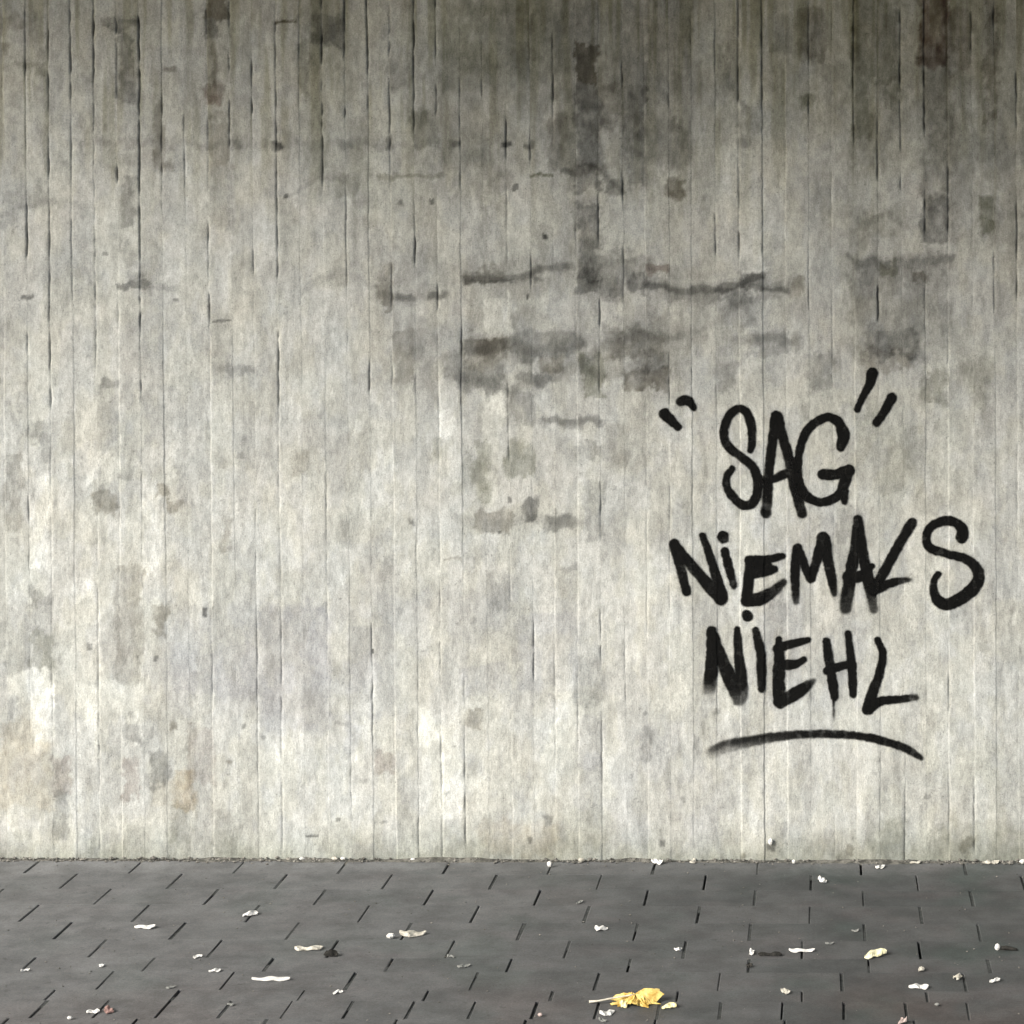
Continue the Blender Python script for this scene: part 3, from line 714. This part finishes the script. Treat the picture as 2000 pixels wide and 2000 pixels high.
def paint(name, strokes, label=None, soft=2.3, low_edge=None):
    A = np.vstack(strokes)
    m = 14
    gx = np.arange(A[:, 0].min() - A[:, 2].max() / 2 - m, A[:, 0].max() + A[:, 2].max() / 2 + m, 1.7)
    gy = np.arange(A[:, 1].min() - A[:, 2].max() / 2 - m, A[:, 1].max() + A[:, 2].max() / 2 + m, 1.7)
    X, Y = np.meshgrid(gx, gy)
    wob = (fbm(X / 7.0, Y / 7.0, 131, 3) - 0.5) * 5.0 + (fbm(X / 24.0, Y / 24.0, 133, 2) - 0.5) * 3.0
    cover = np.zeros_like(X)
    for s in strokes:
        best = np.full(X.shape, 1e9); op = np.ones(X.shape)
        for x, y, w, o in s:
            d = np.hypot(X - x, Y - y) - w / 2
            sel = d < best
            best[sel] = d[sel]; op[sel] = o
        sf = soft + 5.0 * (1 - op)
        c = (1 - sstep(-sf, sf, best + wob * 0.62)) * op
        c = np.maximum(c, 0.16 * np.exp(-np.maximum(best, 0) / 5.0) * (best < 13) * op * sstep(.4, .7, fbm(X / 3.5, Y / 3.5, 137, 2)))
        cover = np.maximum(cover, c)
    if low_edge is not None: cover = low_edge(X, Y, cover)
    thin = fbm(X / 11.0, Y / 15.0, 141, 3)
    scratch = fbm(X / 30.0 + Y / 60.0, Y / 5.0, 143, 3)
    cover = np.clip(cover * (1.05 - 0.22 * sstep(.5, .75, thin) - 0.10 * sstep(.55, .7, scratch)), 0, 1)
    use = cover > 0.012
    cell = use[:-1, :-1] | use[1:, :-1] | use[:-1, 1:] | use[1:, 1:]
    idx = np.arange(X.size).reshape(X.shape)
    q = np.stack([idx[1:, :-1], idx[1:, 1:], idx[:-1, 1:], idx[:-1, :-1]], -1)[cell]
    used, inv = np.unique(q, return_inverse=True)
    q = inv.reshape(q.shape)
    px, py = X.ravel()[used], Y.ravel()[used]
    bi = board_index(px, py)
    rel = relief(bi, px, py)
    # the film bridges the joints between boards
    wx, wz = wall_xz(px, py)
    c = graf.location
    V = np.stack([wx - c.x, -rel - 0.0018 - c.y, wz - c.z], -1)
    me = raw_mesh(name, V, q)
    attr_float(me, 'cover', cover.ravel()[used])
    o = link(name, me, M['paint'], graf)
    if label: o['label'] = label
    return o

a = (1250, 680)
paint('quotation_mark', [stroke(*a, [(132, 352, 58), (165, 385, 52), (202, 422, 40)])], 'short fat slanting stroke, lower left quotation mark before SAG')
paint('quotation_mark', [stroke(*a, [(216, 290, 46), (246, 278, 52), (270, 295, 46), (286, 322, 34)])], 'curved blob, upper left quotation mark before SAG')
paint('quotation_mark', [stroke(*a, [(1250, 135, 58), (1237, 190, 48), (1205, 250, 36), (1182, 300, 32), (1170, 330, 30)])], 'long thin tapering stroke after SAG, higher quotation mark')
paint('quotation_mark', [stroke(*a, [(1355, 266, 52), (1315, 340, 48), (1275, 400, 46)])], 'thick slanting stroke after SAG, lower quotation mark')
paint('letter', [stroke(*a, [(594, 552, 32), (604, 500, 42), (600, 420, 46), (575, 348, 44), (537, 324, 42), (492, 350, 44), (455, 420, 46), (455, 490, 46), (490, 545, 46), (545, 585, 46), (600, 630, 46), (630, 690, 48), (635, 760, 50), (612, 825, 50), (570, 848, 48), (515, 818, 46), (473, 760, 44), (464, 700, 40), (495, 648, 32)])], 'round letter S of SAG')
paint('letter', [stroke(*a, [(735, 368, 62), (715, 480, 50), (700, 600, 48), (690, 720, 50, .95), (680, 887, 56, .85)]), stroke(*a, [(735, 368, 62), (770, 480, 52), (803, 600, 52), (833, 740, 56, .95), (872, 890, 52, .85)]), stroke(*a, [(680, 718, 42), (750, 690, 44), (830, 655, 50)])], 'tall letter A of SAG')
paint('letter', [stroke(*a, [(1080, 535, 44), (1094, 470, 62), (1068, 400, 54), (1015, 372, 44), (950, 396, 46), (895, 450, 46), (862, 540, 42), (850, 640, 42), (856, 720, 46), (886, 788, 48), (940, 824, 48), (1000, 826, 46), (1060, 800, 46), (1092, 755, 52), (1112, 690, 60), (1125, 660, 60)]), stroke(*a, [(985, 680, 58), (1050, 680, 56), (1125, 660, 60)]), stroke(*a, [(1098, 770, 48), (1100, 825, 34)])], 'letter G of SAG with thick bar')
a = (1250, 980)
paint('letter', [stroke(*a, [(185, 228, 56), (215, 340, 50), (250, 482, 46)]), stroke(*a, [(185, 228, 50), (300, 370, 56), (435, 525, 66)]), stroke(*a, [(336, 182, 36), (375, 290, 44), (410, 400, 50), (440, 515, 64)])], 'letter N of NIEMALS')
paint('letter', [stroke(*a, [(456, 264, 42), (480, 360, 46), (505, 455, 34, .85)]), stroke(*a, [(446, 186, 60), (448, 194, 60)])], 'letter i of NIEMALS with round dot')
paint('letter', [stroke(*a, [(592, 318, 58), (680, 312, 46), (765, 292, 34)]), stroke(*a, [(597, 320, 62), (585, 420, 56), (576, 525, 60)]), stroke(*a, [(600, 380, 70), (660, 372, 62), (722, 362, 40)]), stroke(*a, [(640, 345, 56), (690, 340, 44)]), stroke(*a, [(578, 530, 70), (650, 520, 66), (720, 480, 54, .9), (772, 432, 36, .75)])], 'clotted letter E of NIEMALS')
paint('letter', [stroke(*a, [(840, 534, 38, .7), (835, 440, 46), (836, 330, 50), (848, 250, 50)]), stroke(*a, [(848, 250, 50), (885, 340, 46), (920, 410, 50)]), stroke(*a, [(920, 410, 50), (955, 300, 52), (985, 200, 64)]), stroke(*a, [(986, 200, 72), (1010, 300, 56), (1033, 420, 50), (1045, 496, 34, .75)])], 'letter M of NIEMALS')
paint('letter', [stroke(*a, [(1175, 92, 46), (1162, 220, 54), (1137, 370, 60), (1120, 480, 64, .9), (1105, 574, 62, .68)]), stroke(*a, [(1175, 92, 46), (1198, 250, 50), (1232, 430, 60), (1258, 578, 44, .62)]), stroke(*a, [(1120, 405, 60), (1190, 398, 56), (1248, 345, 34)])], 'letter A of NIEMALS')
paint('letter', [stroke(*a, [(1465, 112, 54), (1400, 220, 52), (1330, 350, 50), (1262, 470, 58)]), stroke(*a, [(1252, 478, 60), (1320, 450, 50), (1400, 425, 36, .9), (1452, 418, 26, .7)])], 'slanting letter L of NIEMALS')
paint('letter', [stroke(*a, [(1734, 190, 62), (1738, 150, 56), (1700, 112, 48), (1640, 102, 46), (1572, 130, 44), (1542, 190, 46), (1562, 245, 50), (1640, 276, 44), (1740, 302, 46), (1800, 342, 52), (1824, 400, 62), (1800, 460, 66), (1740, 512, 66), (1655, 552, 64), (1603, 528, 58), (1582, 470, 42), (1587, 420, 34), (1608, 388, 30)])], 'large curving letter S at the end of NIEMALS')
a = (1250, 1200)
paint('letter', [stroke(*a, [(385, 88, 52), (387, 200, 60), (382, 300, 66), (377, 350, 68, .92), (374, 395, 68, .6), (370, 445, 62, .16)]), stroke(*a, [(385, 88, 52), (432, 220, 60), (490, 360, 72, .95), (532, 460, 66, .6)]), stroke(*a, [(522, 78, 34), (530, 200, 46), (544, 330, 58, .95), (548, 430, 66, .72), (540, 484, 44, .22)])], 'letter N of NIEHL, fading at its feet')
paint('letter', [stroke(*a, [(621, 84, 36), (648, 200, 50), (654, 320, 48), (655, 400, 40)]), stroke(*a, [(574, 0, 52), (580, 10, 54)])], 'letter i of NIEHL with a dot above')
paint('letter', [stroke(*a, [(746, 134, 34), (750, 250, 60), (746, 380, 64), (756, 472, 68)]), stroke(*a, [(738, 184, 50), (820, 156, 44), (902, 138, 36)]), stroke(*a, [(760, 272, 60), (830, 268, 46), (882, 242, 32)]), stroke(*a, [(754, 468, 72), (830, 430, 66), (900, 382, 50, .85), (938, 354, 26, .6)])], 'letter E of NIEHL')
paint('letter', [stroke(*a, [(1004, 144, 42), (1020, 260, 48), (1040, 380, 50), (1048, 444, 42)]), stroke(*a, [(1120, 102, 34), (1135, 230, 44), (1145, 350, 46), (1148, 430, 40)]), stroke(*a, [(1010, 302, 46), (1080, 280, 42), (1140, 265, 44)]), stroke(*a, [(1043, 450, 14), (1043, 510, 10, .8), (1043, 572, 7, .55)])], 'letter H of NIEHL with a thin drip')
paint('letter', [stroke(*a, [(1281, 138, 34), (1306, 210, 40), (1292, 310, 46), (1252, 420, 56), (1228, 508, 64)]), stroke(*a, [(1232, 498, 66), (1300, 466, 46), (1400, 456, 40, .95), (1484, 446, 34, .72)])], 'letter L of NIEHL')

ul = [(384, 746, 62, .46), (450, 716, 66, .60), (600, 682, 60, .70), (800, 650, 46, .78), (1000, 643, 42, .86), (1200, 657, 42, .92), (1350, 692, 44, .92), (1450, 732, 44, .86), (1512, 772, 26, .8)]
def fade_low(X, Y, c):
    mid = np.interp(X, [1250 + p[0] / 2.76 for p in ul], [1200 + p[1] / 2.76 for p in ul])
    t = sstep(1520, 1380, X)
    t = 1 - sstep(1390, 1560, X)
    return c * (1 + (0.12 - 0.55 * sstep(-6, 9, Y - mid)) * t)
paint('underline', [stroke(*a, ul)], 'long arched underline stroke beneath NIEHL, faded grey at its left end', low_edge=fade_low)

# ------------------------------------------------------------------ litter on the paving
def sheet(name, lx, ly, lift, seed, shape='strip', curl=1.0, th=0.0009, nu=13, nv=5):
    """small curled solid flake: top grid, bottom grid, rim"""
    r = random.Random(seed)
    ph = [r.uniform(0, 6.28) for _ in range(6)]
    top = []
    for i in range(nu):
        u = i / (nu - 1) * 2 - 1
        if shape == 'strip':
            w = (1 - abs(u) ** 6) ** .5 * (0.78 + .22 * math.sin(3.1 * u + ph[0])) * (0.85 + .15 * math.sin(9 * u + ph[1]))
        elif shape == 'leaf':
            w = max(0, (1 - u * u)) ** .75 * (1 + .18 * math.sin(7 * u + ph[0]) + .08 * math.sin(15 * u + ph[1]))
        else:
            w = (1 - abs(u) ** 3) ** .5 * (.8 + .3 * math.sin(2.5 * u + ph[0]) + .12 * math.sin(8 * u + ph[1]))
        w = max(w, 0.06)
        bend = ly * (.12 if shape == 'strip' else .35) * math.sin(1.7 * u + ph[2])
        arch = lift * curl * (.30 + (.22 if shape == 'strip' else .35) * math.sin(2.2 * u + ph[3]) + .25 * math.sin(5.3 * u + ph[4]))
        row = []
        for j in range(nv):
            v = j / (nv - 1) * 2 - 1
            z = max(0.0, arch) * (1 - .55 * v * v) + lift * .35 * (v + 1) * .5 + lift * .10 * math.sin(4 * v + 6 * u + ph[5])
            row.append((u * lx / 2, bend + v * w * ly / 2, max(z, 0.0) + th))
        top.append(row)
    V = [p for row in top for p in row] + [(x, y, z - th) for row in top for x, y, z in row]
    N = nu * nv
    Fs = []
    for i in range(nu - 1):
        for j in range(nv - 1):
            a, b, c, d = i * nv + j, (i + 1) * nv + j, (i + 1) * nv + j + 1, i * nv + j + 1
            Fs += [(a, b, c, d), (d + N, c + N, b + N, a + N)]
    rim = [i * nv for i in range(nu)] + [(nu - 1) * nv + j for j in range(1, nv)] + [i * nv + nv - 1 for i in range(nu - 2, -1, -1)] + [j for j in range(nv - 2, 0, -1)]
    for q in range(len(rim)):
        a, b = rim[q], rim[(q + 1) % len(rim)]
        Fs.append((a + N, b + N, b, a))
    return poly_mesh(name, V, Fs, smooth=False)

def stone(name, lx, ly, lz, seed):
    r = random.Random(seed)
    V, Fs = [], []
    rings, seg = 4, 8
    for i in range(rings + 1):
        ph = math.pi * i / rings
        for j in range(seg):
            t = 2 * math.pi * j / seg
            k = r.uniform(.8, 1.15)
            V.append((lx / 2 * math.sin(ph) * math.cos(t) * k, ly / 2 * math.sin(ph) * math.sin(t) * k, lz / 2 + lz / 2 * math.cos(ph) * r.uniform(.85, 1.1)))
    for i in range(rings):
        for j in range(seg):
            a, b = i * seg + j, i * seg + (j + 1) % seg
            Fs.append((a, a + seg, b + seg, b))
    return poly_mesh(name, V, Fs)

def litter(name, cat, px, py, wpx, hpx, shape, mat, label, rz=0.0, group=None):
    x, y = ground_xy(px, py + hpx * .35)
    k = ground_ppm(py)
    wpx, hpx = wpx * .93, hpx * .88
    lx = wpx / k
    seed = int(px * 7 + py)
    if shape == 'stone':
        me = stone(name, lx, lx * .8, hpx / k * .85, seed)
    else:
        lift = hpx / k * .62
        ly = max(hpx / k * .42 / .23, lx * .16)
        if shape != 'strip': ly = min(ly, lx * .95)
        me = sheet(name, lx, ly, lift, seed, shape)
    y = min(y, -0.004 - lx * .25)
    o = link(name, me, M[mat], None, (x, y, 0.0012), (0, 0, rz))
    return tag(o, label, cat, group)

P_, L_, C_ = ('paper_scrap', 'paper scrap'), ('dry_leaf', 'dry leaf'), ('stone_chip', 'stone chip')
G1, G2, G3 = 'pale scraps scattered on the paving', 'fallen leaves on the paving', 'pale chips along the wall foot'
IT = [
 (P_, 283, 1809, 44, 11, 'strip', 'white', 'white torn strip lying level on the upper left paving, nearest the wall on that side', .05),
 (P_, 49, 1895, 16, 7, 'flake', 'white', 'tiny white scrap nearest the left edge of the photo', 0),
 (P_, 199, 1885, 14, 7, 'flake', 'white', 'tiny white fleck below the level white strip on the left paving', 0),
 (P_, 386, 1868, 18, 8, 'flake', 'white', 'small white oval scrap, upper of two close together left of the long white strip', .1),
 (P_, 419, 1896, 22, 8, 'flake', 'white', 'small white arched scrap, lower of two close together left of the long white strip', -.1),
 (P_, 334, 1928, 20, 6, 'flake', 'grey', 'faint grey scrap lying left of and below the long white strip', 0),
 (P_, 182, 1975, 27, 11, 'strip', 'white', 'white curled scrap touching the reddish leaf at the lower left', .2),
 (L_, 213, 1971, 28, 13, 'leaf', 'pink', 'dull reddish leaf beside a white curled scrap at the lower left', -.2),
 (P_, 136, 1989, 11, 9, 'stone', 'white', 'round white speck at the lower left corner, below the reddish leaf', 0),
 (P_, 450, 1962, 15, 6, 'flake', 'grey', 'dim grey fleck below the left end of the long white strip', 0),
 (P_, 489, 1784, 26, 13, 'leaf', 'white', 'crumpled pale scrap with a dark hollow beneath, close to the wall left of centre', -.3),
 (P_, 529, 1911, 80, 12, 'strip', 'white', 'longest bright white paper strip, lying level on the left paving', -.03),
 (L_, 603, 1850, 58, 14, 'strip', 'buff', 'pale curled strip of dead leaf with a shaded underside above the long white strip', .12),
 (L_, 648, 1860, 24, 22, 'leaf', 'dark', 'dark hooked leaf scrap at the right end of the pale curled strip', -.9),
 (P_, 763, 1829, 20, 14, 'stone', 'white', 'bright white lump at the left end of a crumpled grey leaf', 0),
 (L_, 806, 1820, 56, 16, 'leaf', 'buff', 'crumpled greyish dry leaf beside a bright white lump in the middle paving', -.1),
 (P_, 660, 1938, 20, 8, 'flake', 'white', 'small white scrap right of and below the long white strip', .05),
 (P_, 880, 1868, 14, 8, 'flake', 'grey', 'faint grey fleck right of and below the crumpled greyish leaf', .4),
 (L_, 906, 1886, 26, 8, 'leaf', 'grey', 'faint grey-green leaf scrap in the middle of the paving', 0),
 (P_, 1174, 1811, 30, 12, 'leaf', 'white', 'white leaf-shaped scrap above the yellow leaf, in the middle right paving', -.35),
 (P_, 1324, 1853, 16, 8, 'flake', 'white', 'small pale scrap up and to the right of the yellow leaf', .1),
 (P_, 1186, 1976, 34, 12, 'leaf', 'white', 'white crumpled scrap just below the stem of the yellow leaf', .3),
 (P_, 1177, 1992, 18, 8, 'flake', 'grey', 'grey-white fleck at the bottom edge below the yellow leaf stem', 0),
 (P_, 1055, 1983, 10, 10, 'stone', 'palepink', 'small pinkish crumb at the bottom edge left of the yellow leaf', 0),
 (P_, 1132, 1762, 13, 7, 'flake', 'grey', 'dim grey fleck near the wall above the white leaf-shaped scrap', 0),
 (P_, 1606, 1717, 21, 15, 'leaf', 'white', 'bright white rounded scrap close to the wall below the graffiti', -.2),
 (P_, 1719, 1692, 20, 10, 'flake', 'white', 'small white scrap nearest the wall foot right of the graffiti underline', 0),
 (P_, 1468, 1859, 17, 12, 'leaf', 'white', 'small white scrap at the left tip of a dark rotten leaf', -.6),
 (L_, 1504, 1863, 50, 12, 'strip', 'dark', 'dark rotten leaf strip between a small white scrap and a white strip', -.1),
 (L_, 1464, 1886, 14, 12, 'leaf', 'dark', 'small dark leaf crumb below the left tip of the dark rotten leaf', .5),
 (P_, 1566, 1855, 54, 11, 'strip', 'white', 'long white strip right of the dark rotten leaf, below the graffiti', -.08),
 (P_, 1620, 1842, 18, 6, 'flake', 'grey', 'faint grey scrap just right of and above the long white strip on the right paving', .1),
 (P_, 1671, 1817, 17, 6, 'flake', 'grey', 'faint grey scrap above the pale yellow crumpled leaf', 0),
 (L_, 1710, 1862, 48, 20, 'leaf', 'cream', 'pale yellow crumpled leaf lying on the right paving', .05),
 (P_, 1534, 1935, 24, 11, 'leaf', 'buff', 'pale grey leaf-shaped scrap alone below the long white strip on the right', -.25),
 (P_, 1800, 1891, 18, 13, 'leaf', 'buff', 'small pale folded scrap just above the white wavy strip on the right', -.6),
 (P_, 1794, 1926, 42, 14, 'strip', 'white', 'white wavy strip near the lower right, thicker at its left end', .12),
 (P_, 1948, 1851, 13, 18, 'stone', 'white', 'upright white lump at the tip of a dark twig near the right edge', 0),
 (P_, 1868, 1908, 17, 16, 'leaf', 'buff', 'pale slanting sliver between the white wavy strip and the right edge', -1.0),
 (P_, 1943, 1914, 19, 12, 'leaf', 'white', 'small white scrap below the dark twig near the right edge', -.4),
 (P_, 1830, 1963, 10, 9, 'stone', 'grey', 'tiny grey crumb below the white wavy strip at the lower right', 0),
 (P_, 1765, 1990, 20, 22, 'leaf', 'palepink', 'pinkish pale scrap at the bottom edge on the right', -.8),
 (C_, 590, 1678, 13, 8, 'stone', 'white', 'pale chip at the wall foot, leftmost of the chips along it', 0),
 (C_, 655, 1676, 15, 11, 'stone', 'buff', 'pale chip at the wall foot, left one of a close pair', 0),
 (C_, 671, 1677, 11, 9, 'stone', 'white', 'pale chip at the wall foot, right one of a close pair', 0),
 (C_, 808, 1677, 10, 7, 'stone', 'white', 'tiny white chip at the wall foot left of the cracked dark joint', 0),
 (C_, 1073, 1689, 11, 16, 'stone', 'white', 'tall white chip standing just out from the wall foot near the middle', 0),
 (C_, 1136, 1681, 15, 11, 'stone', 'buff', 'buff chip at the wall foot right of the tall white chip', 0),
 (C_, 1283, 1681, 25, 14, 'leaf', 'white', 'broad white arched flake at the wall foot left of the graffiti underline', 0),
 (C_, 1353, 1681, 19, 9, 'leaf', 'buff', 'buff flake at the wall foot below the left end of the graffiti underline', .5),
 (C_, 1550, 1684, 8, 11, 'stone', 'white', 'thin white chip at the wall foot below the middle of the underline', 0),
 (C_, 1788, 1684, 24, 7, 'strip', 'buff', 'flat buff sliver at the wall foot below the right side of the graffiti', .05),
 (C_, 1935, 1683, 36, 12, 'strip', 'buff', 'long buff sliver lifting off the wall foot near the right edge', .15),
 (C_, 1997, 1684, 14, 12, 'stone', 'white', 'white chip at the wall foot cut by the right edge of the photo', 0),
]
for (nm, cat), px, py, w, h, shp, mat, lab, rz in IT:
    litter(nm, cat, px, py, w, h, shp, mat, lab, rz, {'paper_scrap': G1, 'dry_leaf': G2, 'stone_chip': G3}[nm])

# twig
def tube(name, pts, radii, seg=6):
    V, Fs = [], []
    for i, p in enumerate(pts):
        p = Vector(p)
        d = (Vector(pts[min(i + 1, len(pts) - 1)]) - Vector(pts[max(i - 1, 0)])).normalized()
        s = d.cross(Vector((0, 0, 1))).normalized(); t = s.cross(d)
        for j in range(seg):
            a = 2 * math.pi * j / seg
            V.append(p + (s * math.cos(a) + t * math.sin(a)) * radii[i])
    for i in range(len(pts) - 1):
        for j in range(seg):
            a, b = i * seg + j, i * seg + (j + 1) % seg
            Fs.append((a, b, b + seg, a + seg))
    Fs += [tuple(range(seg))[::-1], tuple((len(pts) - 1) * seg + j for j in range(seg))]
    return poly_mesh(name, V, Fs, True)

x, y = ground_xy(1965, 1857)
tag(link('twig', tube('twig', [(-.012, 0, .006), (0, .001, .006), (.012, -.002, .005), (.024, -.004, .004)], [.0035, .005, .004, .002]), M['dark'], None, (x, y, 0)),
    'short dark twig pointing right from an upright white lump near the right edge', 'twig')

# white chip stuck on the wall
wx_, wz_ = wall_xz(1505, 1643)
o = link('paint_chip', stone('paint_chip', .012, .009, .017, 5), M['white'], None, (float(wx_), -0.006, float(wz_) - .008))
tag(o, 'tiny white chip stuck on the wall low down beneath the graffiti', 'chip')

# the big yellow leaf: crumpled lobed blade, stem
lx_, ly_ = ground_xy(1240, 1958)
k = ground_ppm(1958)
leaf = empty('yellow_leaf', (lx_, ly_, 0.001))
tag(leaf, 'bright yellow crumpled autumn leaf with a pale stem, lying at the bottom of the paving', 'leaf', G2)
rl = random.Random(4)
seg, rings = 72, 7
R0 = 52 / k
V, Fs = [(0, 0, .016)], []
for i in range(1, rings + 1):
    t = i / rings
    for j in range(seg):
        a = 2 * math.pi * j / seg
        lob = .74 + .22 * abs(math.cos(2.5 * a)) ** .7 + .10 * math.sin(11 * a) + .07 * math.sin(17 * a + 1) + .05 * math.sin(29 * a)
        rr_ = R0 * lob * t
        z = .012 * (1 - t ** 1.6) + (.007 * math.sin(3 * a + .4) + .005 * math.sin(7 * a)) * t + .0045
        z *= .85 + .55 * math.cos(a - .5) * min(1, 2 * t)
        z += rl.uniform(-.003, .003)
        V.append((rr_ * math.cos(a), rr_ * 0.66 * math.sin(a), max(z, .001)))
for j in range(seg):
    Fs.append((0, 1 + j, 1 + (j + 1) % seg))
for i in range(rings - 1):
    for j in range(seg):
        a, b = 1 + i * seg + j, 1 + i * seg + (j + 1) % seg
        Fs.append((a, a + seg, b + seg, b))
me = poly_mesh('blade', V, Fs, False)
o = link('blade', me, M['yellow'], leaf)
sm = o.modifiers.new('thickness', 'SOLIDIFY'); sm.thickness = 0.0008
s0 = -48 / k
link('stem', tube('stem', [(s0 - 40 / k, -.010, .004), (s0 - 22 / k, -.012, .006), (s0, -.010, .010), (-.012, 0, .013), (.0, 0, .015)], [.0026, .0019, .0018, .0016, .001]), M['stem'], leaf)
for dx, dy, w, h, shp, mt, lab, rz in ((66, 8, 30, 14, 'leaf', 'paleyellow', 'pale yellow oval leaflet lying at the right end of the big yellow leaf', -.15),
                                   (-24, 4, 26, 13, 'leaf', 'paleyellow', 'pale yellow leaflet tucked under the front of the big yellow leaf', -.4)):
    litter('leaflet', 'leaf', 1241 + dx, 1957 + dy, w, h, shp, mt, lab, rz, G2)
